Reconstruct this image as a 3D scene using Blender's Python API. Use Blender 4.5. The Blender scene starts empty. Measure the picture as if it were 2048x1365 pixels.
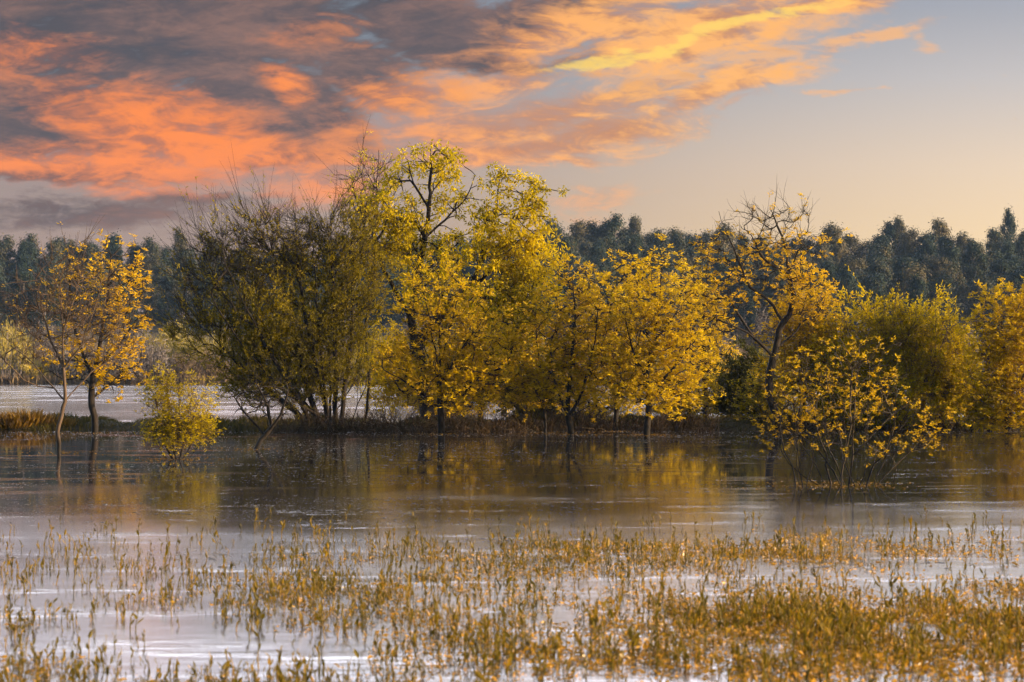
import bpy, math, random
import numpy as np
from mathutils import noise as mnoise, Vector

# ------------------------------------------------------------------ camera, sky, sun, exposure
scene = bpy.context.scene
COL = scene.collection
EYE = 2.5                 # camera height over the water
FPX = 2048 * 85 / 36      # focal length in photo pixels
HZ = 735.0                # horizon row in the photo
EXPOSURE = 1.35
SKY = 1 / 2 ** EXPOSURE * 1.04
SUN_AZ, SUN_EL = 104.0, 15.0   # degrees to the right of the view direction, above the horizon

cam_d = bpy.data.cameras.new('camera'); cam = bpy.data.objects.new('camera', cam_d); COL.objects.link(cam)
cam.location = (0, 0, EYE)
cam.rotation_euler = (math.radians(90) + math.atan((HZ - 682.5) / FPX), 0, 0)
cam_d.lens = 85; cam_d.sensor_width = 36; cam_d.clip_end = 6000
cam_d.dof.use_dof = True; cam_d.dof.focus_distance = 84; cam_d.dof.aperture_fstop = 3.2
scene.camera = cam
scene.view_settings.view_transform = 'Standard'; scene.view_settings.look = 'None'
scene.view_settings.exposure = EXPOSURE; scene.view_settings.gamma = 1
scene.cycles.use_denoising = True
scene.cycles.use_adaptive_sampling = True; scene.cycles.adaptive_threshold = 0.02
scene.cycles.max_bounces = 8; scene.cycles.transparent_max_bounces = 8
scene.cycles.diffuse_bounces = 3; scene.cycles.transmission_bounces = 5; scene.cycles.glossy_bounces = 3
scene.cycles.volume_bounces = 0; scene.cycles.sample_clamp_indirect = 6

def lin(r, g, b):
    f = lambda c: (c / 255) / 12.92 if c / 255 <= .04045 else ((c / 255 + .055) / 1.055) ** 2.4
    return (f(r), f(g), f(b), 1)

class NG:
    """small helper to wire shader nodes"""
    def __init__(s, tree): s.t = tree; s.n = tree.nodes; s.l = tree.links
    def new(s, typ, ins=None, **kw):
        n = s.n.new(typ)
        for k, v in kw.items(): setattr(n, k, v)
        for k, v in (ins or {}).items():
            i = n.inputs[k]
            if isinstance(v, bpy.types.NodeSocket): s.l.new(v, i)
            else: i.default_value = v
        return n
    def math(s, op, a, b=0.0, clamp=False):
        return s.new('ShaderNodeMath', {0: a, 1: b}, operation=op, use_clamp=clamp).outputs[0]
    def smooth(s, v, a, b, lo=0.0, hi=1.0):
        return s.new('ShaderNodeMapRange', {'Value': v, 'From Min': a, 'From Max': b, 'To Min': lo, 'To Max': hi}, interpolation_type='SMOOTHSTEP').outputs[0]
    def mix(s, f, a, b):
        n = s.new('ShaderNodeMix', data_type='RGBA', clamp_factor=True)
        for i, v in ((0, f), (6, a), (7, b)):
            if isinstance(v, bpy.types.NodeSocket): s.l.new(v, n.inputs[i])
            else: n.inputs[i].default_value = v
        return n.outputs[2]
    def ramp(s, f, stops):
        n = s.new('ShaderNodeValToRGB', {'Fac': f}); e = n.color_ramp.elements
        while len(e) < len(stops): e.new(.5)
        for x, (p, c) in zip(e, stops): x.position = p; x.color = c
        return n.outputs['Color']

def build_world():
    w = bpy.data.worlds.new('World'); scene.world = w; w.use_nodes = True
    g = NG(w.node_tree); g.n.clear()
    out = g.new('ShaderNodeOutputWorld')
    d = g.new('ShaderNodeTexCoord').outputs['Generated']
    sep = g.new('ShaderNodeSeparateXYZ', {0: d}); X, Y, Z = sep.outputs
    yy = g.math('MAXIMUM', Y, .08)
    u = g.math('DIVIDE', X, yy); v = g.math('DIVIDE', Z, yy)
    # sky-direction coordinates: p = (u, v) in thousandths
    P0 = g.new('ShaderNodeCombineXYZ', {0: g.math('MULTIPLY', u, 10), 1: g.math('MULTIPLY', v, 10), 2: 0.0}).outputs[0]
    def noise(scale, rot, detail=6, rough=.6, dist=0., sx=1, sy=1, vec=P0, seed=0.):
        m = g.new('ShaderNodeMapping', {'Vector': vec, 'Location': (seed, seed * .7, seed * .3), 'Rotation': (0, 0, math.radians(rot)), 'Scale': (sx, sy, 1)})
        return g.new('ShaderNodeTexNoise', {'Vector': m.outputs[0], 'Scale': scale, 'Detail': detail, 'Roughness': rough, 'Distortion': dist})
    # warp: large drifting folds plus small curls
    w1 = noise(2.0, -12, 3, .55, 0, .6, 1.5, seed=3.1)
    w2 = noise(9.0, -14, 4, .6, 0, .6, 1.4, seed=8.4)
    def centred(o, amt):
        q = g.new('ShaderNodeVectorMath', {0: o, 1: (.5, .5, .5)}, operation='SUBTRACT').outputs[0]
        return g.new('ShaderNodeVectorMath', {0: q, 1: amt}, operation='MULTIPLY').outputs[0]
    wv = g.new('ShaderNodeVectorMath', {0: centred(w1.outputs['Color'], (.5, .26, 0)), 1: centred(w2.outputs['Color'], (.16, .11, 0))}, operation='ADD').outputs[0]
    PW = g.new('ShaderNodeVectorMath', {0: P0, 1: wv}, operation='ADD').outputs[0]
    k = 10 / FPX
    def blobs(lst):
        acc = None
        for (px, py, rx, ry, rot, wt) in lst:
            m = g.new('ShaderNodeMapping', {'Vector': PW, 'Location': ((px - 1024) * k, (HZ - py) * k, 0), 'Rotation': (0, 0, math.radians(rot)), 'Scale': (rx * k, ry * k, 1)}, vector_type='TEXTURE')
            L = g.new('ShaderNodeVectorMath', {0: m.outputs[0]}, operation='LENGTH').outputs['Value']
            b = g.smooth(L, 1.75, .0, 0, wt)
            acc = b if acc is None else g.math('MAXIMUM', acc, b)
        return acc
    n1 = noise(2.7, -8, 10, .58, .7, .42, 1.5, seed=1.3).outputs['Fac']
    n2 = noise(6.5, -16, 8, .62, 1.2, .42, 1.3, seed=7.7).outputs['Fac']
    n3 = noise(15.0, 48, 3, .5, .2, .28, 1.6, seed=5.2).outputs['Fac']
    n4 = noise(17.0, -22, 6, .62, .8, .5, 1.3, seed=2.2).outputs['Fac']
    c_ = lambda n, a: g.math('MULTIPLY', g.math('SUBTRACT', n, .5), a)
    nn = g.math('ADD', g.math('ADD', c_(n1, 1.5), c_(n2, .95)), c_(n4, .6))
    # clear sky: blue-grey up, cream towards the horizon, brighter to the right
    tu = g.smooth(u, -.16, .30)
    right = g.ramp(g.math('MULTIPLY', v, 5.0), [(0, lin(254, 214, 160)), (.27, lin(252, 220, 172)), (.42, lin(238, 214, 186)), (.60, lin(204, 197, 194)), (.74, lin(174, 175, 182)), (.80, lin(164, 168, 182))])
    left = g.ramp(g.math('MULTIPLY', v, 5.0), [(0, lin(178, 146, 130)), (.25, lin(166, 142, 130)), (.38, lin(160, 142, 136)), (.5, lin(146, 142, 146)), (.62, lin(124, 134, 146)), (.80, lin(112, 126, 142))])
    base = g.mix(tu, left, right)
    # grey-brown cloud sheet
    dark = blobs([(260, 60, 620, 150, 4, 1), (120, 230, 360, 90, 0, 1), (560, 215, 260, 100, -18, 1), (830, 40, 280, 70, -10, .95), (90, 335, 330, 26, -2, .95), (1130, 115, 150, 30, 12, .6),
                  (560, 303, 170, 20, 3, .95), (130, 420, 420, 50, 0, .66), (1160, 205, 220, 40, 12, .5), (720, 140, 190, 100, -30, .75), (1060, 30, 240, 50, 8, .8), (900, 100, 260, 40, -8, .9), (380, 400, 200, 26, 0, .6)])
    D = g.smooth(g.math('ADD', dark, g.math('MULTIPLY', nn, .9)), .22, .62)
    dcol = g.mix(g.smooth(g.math('ADD', g.math('ADD', n1, c_(n2, .5)), c_(n4, .3)), .30, .72), lin(82, 78, 84), lin(146, 110, 98))
    c = g.mix(g.math('MULTIPLY', D, .92), base, dcol)
    # sunlit cloud
    lit = blobs([(60, 105, 170, 55, -4, .92), (340, 262, 300, 80, -14, 1.2), (200, 318, 360, 50, -2, 1.15), (480, 295, 260, 66, -14, 1.05), (585, 188, 64, 40, -40, 1.1), (660, 345, 170, 70, 0, 1), (640, 70, 110, 34, 0, .6),
                 (815, 190, 140, 66, 10, 1.05), (980, 165, 230, 54, 12, 1.05), (1040, 235, 380, 70, 8, 1.15), (1020, 292, 330, 44, 2, 1.15), (1190, 262, 280, 62, 10, 1.1), (1380, 195, 250, 44, 16, 1.0), (250, 372, 200, 20, -4, .8),
                 (1160, 62, 320, 66, 12, 1.0), (1420, 60, 320, 70, 14, 1.1), (1640, 4, 170, 34, 14, 1.05), (1290, 255, 210, 44, 4, .95), (1100, 318, 160, 20, 2, 1.0)])
    Lm = g.smooth(g.math('ADD', lit, g.math('MULTIPLY', nn, 1.0)), g.smooth(u, -.06, .06, .14, .28), g.smooth(u, -.06, .06, 1.30, 1.02))
    wisp = blobs([(1730, 68, 170, 20, 18, 1.0), (1600, 108, 170, 28, 18, .8), (1845, 72, 50, 12, -14, .6), (1690, 172, 90, 9, 6, .85), (1190, 404, 150, 34, 4, .8), (1480, 205, 140, 16, 20, .7), (1340, 275, 140, 16, 8, .8)])
    Wm = g.math('MULTIPLY', g.smooth(g.math('ADD', wisp, g.math('ADD', c_(n2, 1.5), c_(n4, 1.1))), .32, 1.15), .72)
    rib = blobs([(1460, 118, 230, 80, 14, .85), (1300, 160, 160, 50, 14, .8), (1560, 90, 140, 50, 18, .7)])
    Rm = g.math('MULTIPLY', g.smooth(g.math('ADD', rib, g.math('ADD', c_(n3, 1.7), c_(n2, .7))), .42, 1.0), .72)
    Lm = g.math('MAXIMUM', g.math('MAXIMUM', Lm, Wm), Rm)
    warm = g.smooth(u, -.13, .07)
    oc = g.mix(warm, lin(255, 142, 72), lin(255, 184, 108))
    oc = g.mix(g.math('MULTIPLY', g.smooth(v, .10, .055), .4), oc, lin(248, 156, 116))
    oc = g.mix(g.smooth(g.math('ADD', g.math('ADD', n2, c_(n4, .5)), c_(n1, .6)), .60, .32, 0, .75), oc, lin(168, 112, 96))
    c = g.mix(g.math('MULTIPLY', Lm, .97), c, oc)
    hot = blobs([(1190, 118, 120, 15, 8, 1.1), (1330, 90, 190, 15, 12, 1.25), (1480, 56, 160, 15, 14, 1.2), (1590, 22, 110, 13, 18, 1)])
    H = g.smooth(g.math('ADD', hot, g.math('ADD', c_(n2, 1.5), c_(n4, 1.2))), .35, 1.15)
    c = g.mix(g.math('MULTIPLY', H, .72), c, lin(255, 218, 108))
    # above the picture a lavender sky band is added, overbright so the water reflects silver; beside it and behind: the Nishita sky
    up = g.smooth(v, .153, .188)
    c = g.mix(up, c, (6.6, 6.5, 7.2, 1))
    sky = g.new('ShaderNodeTexSky', sky_type='NISHITA', sun_disc=False, sun_elevation=math.radians(SUN_EL), sun_rotation=math.radians(SUN_AZ), air_density=1.0, dust_density=2.0, ozone_density=1.5)
    front = g.math('MULTIPLY', g.smooth(Y, .25, .7), g.smooth(Z, .52, .28))
    bgA = g.new('ShaderNodeBackground', {'Color': sky.outputs[0], 'Strength': .09})
    bgB = g.new('ShaderNodeBackground', {'Color': c, 'Strength': SKY})
    mx = g.new('ShaderNodeMixShader', {0: front, 1: bgA.outputs[0], 2: bgB.outputs[0]})
    g.l.new(mx.outputs[0], out.inputs[0])
    w.cycles.sampling_method = 'MANUAL'; w.cycles.sample_map_resolution = 512
build_world()

sun_d = bpy.data.lights.new('sun', 'SUN'); sun = bpy.data.objects.new('sun', sun_d); COL.objects.link(sun)
sun_d.energy = 5.0; sun_d.angle = math.radians(.6); sun_d.color = (1, .73, .43)
_a, _e = math.radians(SUN_AZ), math.radians(SUN_EL)
sun_dir = Vector((math.sin(_a) * math.cos(_e), math.cos(_a) * math.cos(_e), math.sin(_e)))
sun.rotation_euler = sun_dir.to_track_quat('Z', 'Y').to_euler()

# ------------------------------------------------------------------ helpers
def at(px, py, d):
    return np.array([(px - 1024) / FPX * d, d, EYE + (HZ - py) / FPX * d])
def water_dist(py):
    return EYE * FPX / (py - HZ)

def mesh(name, verts, faces_flat, sizes, mats, parent=None, midx=None, smooth=False, origin=None):
    verts = np.asarray(verts, dtype=np.float32).reshape(-1, 3)
    if origin is not None: verts = verts - np.asarray(origin, dtype=np.float32)
    me = bpy.data.meshes.new(name)
    sizes = np.asarray(sizes, dtype=np.int32); ff = np.asarray(faces_flat, dtype=np.int32).ravel()
    me.vertices.add(len(verts)); me.vertices.foreach_set('co', verts.ravel())
    me.loops.add(len(ff)); me.loops.foreach_set('vertex_index', ff)
    me.polygons.add(len(sizes))
    st = np.zeros(len(sizes), dtype=np.int32); st[1:] = np.cumsum(sizes)[:-1]
    me.polygons.foreach_set('loop_start', st); me.polygons.foreach_set('loop_total', sizes)
    for m in (mats if isinstance(mats, (list, tuple)) else [mats]): me.materials.append(m)
    if midx is not None: me.polygons.foreach_set('material_index', np.asarray(midx, dtype=np.int32))
    me.polygons.foreach_set('use_smooth', np.full(len(sizes), smooth, dtype=bool))
    me.update(calc_edges=True); me.validate()
    o = bpy.data.objects.new(name, me); COL.objects.link(o)
    if parent: o.parent = parent
    return o

def tag(o, label=None, cat=None, group=None, kind=None):
    for k, v in (('label', label), ('category', cat), ('group', group), ('kind', kind)):
        if v: o[k] = v
    return o
def empty(name, loc):
    o = bpy.data.objects.new(name, None); COL.objects.link(o); o.location = [float(x) for x in loc]
    o.empty_display_size = .3
    return o
def copy_thing(root, loc, rz, sc, label=None, group=None):
    r = root.copy(); COL.objects.link(r); r.location = [float(x) for x in loc]; r.rotation_euler = (0, 0, rz); r.scale = sc
    if label: r['label'] = label
    if group: r['group'] = group
    for ch in root.children:
        c = ch.copy(); COL.objects.link(c); c.parent = r
    return r

class Geo:
    """collects tubes and leaves, builds one mesh"""
    def __init__(s): s.v = []; s.f = []; s.sz = []; s.n = 0
    def add(s, verts, faces):
        verts = np.asarray(verts, dtype=np.float32); faces = np.asarray(faces, dtype=np.int32)
        s.v.append(verts.reshape(-1, 3)); s.f.append((faces + s.n).ravel()); s.sz.append(np.full(faces.shape[0], faces.shape[1], dtype=np.int32))
        s.n += len(verts.reshape(-1, 3))
    def tubes(s, pts, rad, sides):
        """pts (T,K,3), rad (T,K)"""
        pts = np.asarray(pts, dtype=float); rad = np.asarray(rad, dtype=float)
        T, K, _ = pts.shape
        if T == 0: return
        tan = np.gradient(pts, axis=1); tan /= np.linalg.norm(tan, axis=2, keepdims=True) + 1e-9
        mean = tan.mean(axis=1); ref = np.zeros_like(mean); ref[np.arange(T), np.abs(mean).argmin(axis=1)] = 1
        n = np.cross(tan, ref[:, None, :]); n /= np.linalg.norm(n, axis=2, keepdims=True) + 1e-9
        b = np.cross(tan, n)
        a = np.linspace(0, 2 * np.pi, sides, endpoint=False)
        ring = pts[:, :, None, :] + rad[:, :, None, None] * (np.cos(a)[None, None, :, None] * n[:, :, None, :] + np.sin(a)[None, None, :, None] * b[:, :, None, :])
        i, j = np.meshgrid(np.arange(K - 1), np.arange(sides), indexing='ij'); j2 = (j + 1) % sides
        q = np.stack([i * sides + j, i * sides + j2, (i + 1) * sides + j2, (i + 1) * sides + j], -1).reshape(-1, 4)
        q = (q[None] + (np.arange(T) * K * sides)[:, None, None]).reshape(-1, 4)
        s.add(ring.reshape(-1, 3), q)
    def leaves(s, pos, axis, side, length, width, fold=.25):
        """folded rhombic leaves: base at pos, tip along axis"""
        pos = np.asarray(pos); N = len(pos)
        if N == 0: return
        axis = axis / (np.linalg.norm(axis, axis=1, keepdims=True) + 1e-9)
        side = side - axis * (side * axis).sum(1, keepdims=True); side /= np.linalg.norm(side, axis=1, keepdims=True) + 1e-9
        nrm = np.cross(axis, side)
        L = np.asarray(length).reshape(-1, 1) * np.ones((N, 1)); W = np.asarray(width).reshape(-1, 1) * np.ones((N, 1))
        p0 = pos; p2 = pos + axis * L - nrm * L * .15
        p1 = pos + axis * L * .45 + side * W * .5 + nrm * W * fold; p3 = pos + axis * L * .45 - side * W * .5 + nrm * W * fold
        vs = np.stack([p0, p1, p2, p3], 1).reshape(-1, 3)
        k = np.arange(N)[:, None] * 4
        s.add(vs, np.concatenate([k + np.array([[0, 1, 2]]), k + np.array([[0, 2, 3]])], 0))
    def build(s, name, mat, parent=None, smooth=False, origin=None):
        if not s.v: return None
        return mesh(name, np.concatenate(s.v), np.concatenate(s.f), np.concatenate(s.sz), mat, parent, None, smooth, origin)

# ------------------------------------------------------------------ materials
def material(name):
    m = bpy.data.materials.new(name); m.use_nodes = True
    g = NG(m.node_tree); g.n.clear()
    return m, g, g.new('ShaderNodeOutputMaterial')

def leaf_material(name, cols, trans=.5, spec=.06, rough=.5, patch=.35, tcol=None, vary=0.):
    """cols: three base colours a leaf may have"""
    m, g, out = material(name)
    isl = g.new('ShaderNodeNewGeometry').outputs['Random Per Island']
    tc = g.new('ShaderNodeTexCoord').outputs['Object']
    n = g.new('ShaderNodeTexNoise', {'Vector': tc, 'Scale': patch, 'Detail': 2.0}).outputs['Fac']
    f = g.math('ADD', g.math('MULTIPLY', isl, .55), g.math('MULTIPLY', g.smooth(n, .3, .7), .45))
    if vary:    # every tree of the wood has its own tint
        ob = g.new('ShaderNodeObjectInfo').outputs['Random']
        f = g.math('ADD', g.math('MULTIPLY', f, 1 - vary), g.math('MULTIPLY', ob, vary))
    c = g.ramp(f, [(0, (*cols[0], 1)), (.5, (*cols[1], 1)), (1, (*cols[2], 1))])
    p = g.new('ShaderNodeBsdfPrincipled', {'Base Color': c, 'Roughness': rough, 'Specular IOR Level': spec})
    t = c
    if tcol: t = g.mix(1.0, c, (1, 1, 1, 1)); t = g.new('ShaderNodeMix', data_type='RGBA', blend_type='MULTIPLY'); t.inputs[0].default_value = 1; g.l.new(c, t.inputs[6]); t.inputs[7].default_value = (*tcol, 1); t = t.outputs[2]
    tr = g.new('ShaderNodeBsdfTranslucent', {'Color': t})
    mx = g.new('ShaderNodeMixShader', {0: trans, 1: p.outputs[0], 2: tr.outputs[0]})
    g.l.new(mx.outputs[0], out.inputs[0])
    return m

def bark_material(name, a, b, scale=9):
    m, g, out = material(name)
    tc = g.new('ShaderNodeTexCoord').outputs['Object']
    mp = g.new('ShaderNodeMapping', {'Vector': tc, 'Scale': (1, 1, .25)})
    n = g.new('ShaderNodeTexNoise', {'Vector': mp.outputs[0], 'Scale': scale, 'Detail': 6.0, 'Roughness': .65})
    c = g.ramp(n.outputs['Fac'], [(.3, (*a, 1)), (.7, (*b, 1))])
    oz = g.new('ShaderNodeSeparateXYZ', {0: tc}).outputs[2]
    wet = g.smooth(g.math('ADD', oz, g.math('MULTIPLY', n.outputs['Fac'], .5)), .85, .45)      # flood mark at the foot
    c = g.mix(wet, c, (.014, .011, .009, 1))
    bp = g.new('ShaderNodeBump', {'Strength': .8, 'Distance': .03, 'Height': n.outputs['Fac']})
    p = g.new('ShaderNodeBsdfPrincipled', {'Base Color': c, 'Roughness': .85, 'Specular IOR Level': .2, 'Normal': bp.outputs[0]})
    g.l.new(p.outputs[0], out.inputs[0])
    return m

M = {}
M['bark_dark'] = bark_material('dark wet bark', (.008, .006, .005), (.028, .020, .014))
M['bark_mid'] = bark_material('olive brown bark', (.020, .015, .010), (.070, .052, .030))
M['bark'] = bark_material('brown bark', (.045, .030, .020), (.12, .080, .052))
M['bark_pale'] = bark_material('pale grey bark', (.09, .065, .05), (.22, .16, .12))
M['bark_far'] = bark_material('far grey bark', (.10, .085, .08), (.26, .22, .20), 3)
M['gold'] = leaf_material('golden leaves', [(.22, .135, .003), (.60, .40, .004), (.82, .58, .005)], .5)
M['orange'] = leaf_material('orange leaves', [(.26, .145, .003), (.62, .39, .004), (.82, .55, .006)], .5)
M['yellow'] = leaf_material('yellow green leaves', [(.12, .095, .002), (.44, .335, .003), (.76, .56, .004)], .5)
M['lime'] = leaf_material('fresh yellow leaves', [(.26, .175, .003), (.60, .41, .004), (.82, .60, .006)], .48)
M['olive'] = leaf_material('olive willow leaves', [(.07, .060, .005), (.19, .15, .007), (.40, .30, .009)], .45)
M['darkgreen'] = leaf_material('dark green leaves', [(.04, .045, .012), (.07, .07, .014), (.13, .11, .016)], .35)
M['euc'] = leaf_material('blue green eucalyptus leaves', [(.012, .025, .021), (.028, .042, .032), (.150, .112, .050)], .08, patch=.5, vary=.5)
M['scrub'] = leaf_material('brown scrub twigs and buds', [(.13, .085, .05), (.20, .14, .08), (.28, .20, .09)], .3, patch=.3)
M['farbush'] = leaf_material('far yellow bush leaves', [(.20, .16, .04), (.32, .25, .05), (.42, .33, .06)], .4)
M['grass'] = leaf_material('bank grass', [(.035, .04, .012), (.075, .065, .016), (.16, .11, .02)], .4)
M['drygrass'] = leaf_material('dry bank grass', [(.14, .08, .02), (.24, .14, .025), (.34, .20, .03)], .4)
M['twig'] = leaf_material('dead brown twigs', [(.022, .016, .010), (.050, .034, .020), (.12, .078, .040)], .1)
M['shoot'] = leaf_material('water shoot leaves', [(.040, .033, .004), (.130, .090, .004), (.34, .180, .005)], .45, spec=.2, rough=.5, patch=1.2)
M['weed'] = leaf_material('floating weed leaves', [(.26, .13, .010), (.42, .22, .012), (.55, .28, .014)], .4, spec=.3, rough=.3, patch=1.0)
M['flake'] = leaf_material('pale floating specks', [(.18, .18, .19), (.26, .26, .27), (.36, .34, .33)], 0, spec=.5, rough=.3)

def ground_material():
    m, g, out = material('earth and grass')
    tc = g.new('ShaderNodeTexCoord').outputs['Object']
    n = g.new('ShaderNodeTexNoise', {'Vector': tc, 'Scale': .35, 'Detail': 8.0, 'Roughness': .6})
    n2 = g.new('ShaderNodeTexNoise', {'Vector': tc, 'Scale': 6.0, 'Detail': 6.0, 'Roughness': .7})
    c = g.ramp(n.outputs['Fac'], [(.3, (.035, .028, .016, 1)), (.5, (.06, .05, .025, 1)), (.7, (.10, .07, .04, 1))])
    bp = g.new('ShaderNodeBump', {'Strength': .7, 'Distance': .15, 'Height': n2.outputs['Fac']})
    p = g.new('ShaderNodeBsdfPrincipled', {'Base Color': c, 'Roughness': .95, 'Specular IOR Level': .1, 'Normal': bp.outputs[0]})
    g.l.new(p.outputs[0], out.inputs[0]); return m
M['ground'] = ground_material()

def water_material(name, rough, amp, base, ripple, near_rough=0., paws=0.):
    m, g, out = material(name)
    tc = g.new('ShaderNodeNewGeometry').outputs['Position']
    big = g.new('ShaderNodeTexNoise', {'Vector': tc, 'Scale': .09, 'Detail': 5.0, 'Roughness': .6}).outputs['Fac']
    mp = g.new('ShaderNodeMapping', {'Vector': tc, 'Scale': (.55, 1.0, 1)})
    fine = g.new('ShaderNodeTexNoise', {'Vector': mp.outputs[0], 'Scale': 2.6, 'Detail': 4.0, 'Roughness': .55}).outputs['Fac']
    fine2 = g.new('ShaderNodeTexNoise', {'Vector': mp.outputs[0], 'Scale': .8, 'Detail': 3.0, 'Roughness': .5}).outputs['Fac']
    patch = g.smooth(big, .45, .65)
    paw = g.smooth(g.new('ShaderNodeTexNoise', {'Vector': g.new('ShaderNodeMapping', {'Vector': tc, 'Scale': (.32, 1.0, 1)}).outputs[0], 'Scale': .75, 'Detail': 6.0, 'Roughness': .68}).outputs['Fac'], .53, .69)
    h = g.math('ADD', g.math('MULTIPLY', fine, g.math('ADD', g.math('MULTIPLY', patch, ripple), .25)), g.math('MULTIPLY', fine2, .6))
    yv = g.new('ShaderNodeSeparateXYZ', {0: tc}).outputs[1]
    wob = g.math('ADD', yv, g.math('MULTIPLY', g.math('SUBTRACT', big, .5), 64.0))
    if near_rough: h = g.math('ADD', g.math('MULTIPLY', h, g.smooth(wob, 56, 26, .30, 2.0)), g.math('MULTIPLY', g.math('MULTIPLY', fine, paw), paws))
    bp = g.new('ShaderNodeBump', {'Strength': 1.0, 'Distance': amp, 'Height': h})
    rr = g.math('ADD', g.math('MULTIPLY', patch, rough * .5), rough * .75)
    if near_rough:      # the shallows among the shoots are ruffled, the open water beyond lies still
        rr = g.math('ADD', rr, g.smooth(wob, 54, 27, 0, near_rough))
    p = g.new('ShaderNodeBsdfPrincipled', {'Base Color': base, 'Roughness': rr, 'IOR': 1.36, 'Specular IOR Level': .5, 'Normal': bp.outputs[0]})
    g.l.new(p.outputs[0], out.inputs[0]); return m
M['water'] = water_material('pond water', .04, .005, (.018, .018, .020, 1), .7, .12, 1.35)
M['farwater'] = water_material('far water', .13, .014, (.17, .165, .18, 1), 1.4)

# ------------------------------------------------------------------ ground and water
def sm(a, b, x):
    t = np.clip((x - a) / (b - a), 0, 1); return t * t * (3 - 2 * t)
def bank_front(x):
    """distance at which the near foot of the bank leaves the water"""
    return 95.5 + 1.2 * np.sin(x * .21 + .6) + .7 * np.sin(x * .63) + 3.0 * sm(9, 16, x)
def terrain(x, y):
    x = np.asarray(x, dtype=float); y = np.asarray(y, dtype=float)
    z = -.9 + 1.9 * (1 - sm(-2, 15, y))
    s = y - bank_front(x)
    width = 9 + 2 * np.sin(x * .13)
    bump = np.clip(1.2 * sm(-1.6, 2.2, s) * (1 - sm(width - 3, width + 2, s)), 0, None)
    bump *= .93 + .07 * np.sin(x * 1.3 + y) + .06 * np.sin(x * 2.9)
    z = z + bump
    far = np.interp(y, [330, 346, 362, 420, 455, 560, 640, 820, 1400, 4000], [0, 0.9, 2.0, 7.5, 12, 20, 22, 12, 4, 4])
    side = .80 + .20 * sm(-25, 15, x)
    hum = 1 + .05 * np.sin(x * .045 + 1.2) + .03 * np.sin(x * .11 + y * .02)
    return z + far * side * hum

def build_ground():
    xs = np.unique(np.concatenate([np.linspace(-2600, -160, 26), np.linspace(-160, -45, 40), np.linspace(-45, 45, 151), np.linspace(45, 160, 40), np.linspace(160, 2600, 26)]))
    ys = np.unique(np.concatenate([np.linspace(-300, -5, 8), np.linspace(-5, 16, 14), np.linspace(16, 91, 8), np.linspace(91, 112, 64), np.linspace(112, 330, 8), np.linspace(330, 700, 46), np.linspace(700, 4000, 24)]))
    XX, YY = np.meshgrid(xs, ys, indexing='ij'); ZZ = terrain(XX, YY)
    v = np.stack([XX, YY, ZZ], -1).reshape(-1, 3)
    nx, ny = len(xs), len(ys)
    i, j = np.meshgrid(np.arange(nx - 1), np.arange(ny - 1), indexing='ij')
    q = np.stack([i * ny + j, (i + 1) * ny + j, (i + 1) * ny + j + 1, i * ny + j + 1], -1).reshape(-1, 4)
    tag(mesh('ground', v, q, np.full(len(q), 4), M['ground'], smooth=True), 'muddy ground of bank, lake bed and wooded hill', 'ground', kind='structure')
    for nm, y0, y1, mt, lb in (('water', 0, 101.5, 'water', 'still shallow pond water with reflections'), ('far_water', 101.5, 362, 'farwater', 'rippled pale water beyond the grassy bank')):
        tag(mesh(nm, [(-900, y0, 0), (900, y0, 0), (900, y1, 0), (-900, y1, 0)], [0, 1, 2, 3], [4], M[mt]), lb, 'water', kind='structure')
build_ground()

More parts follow.
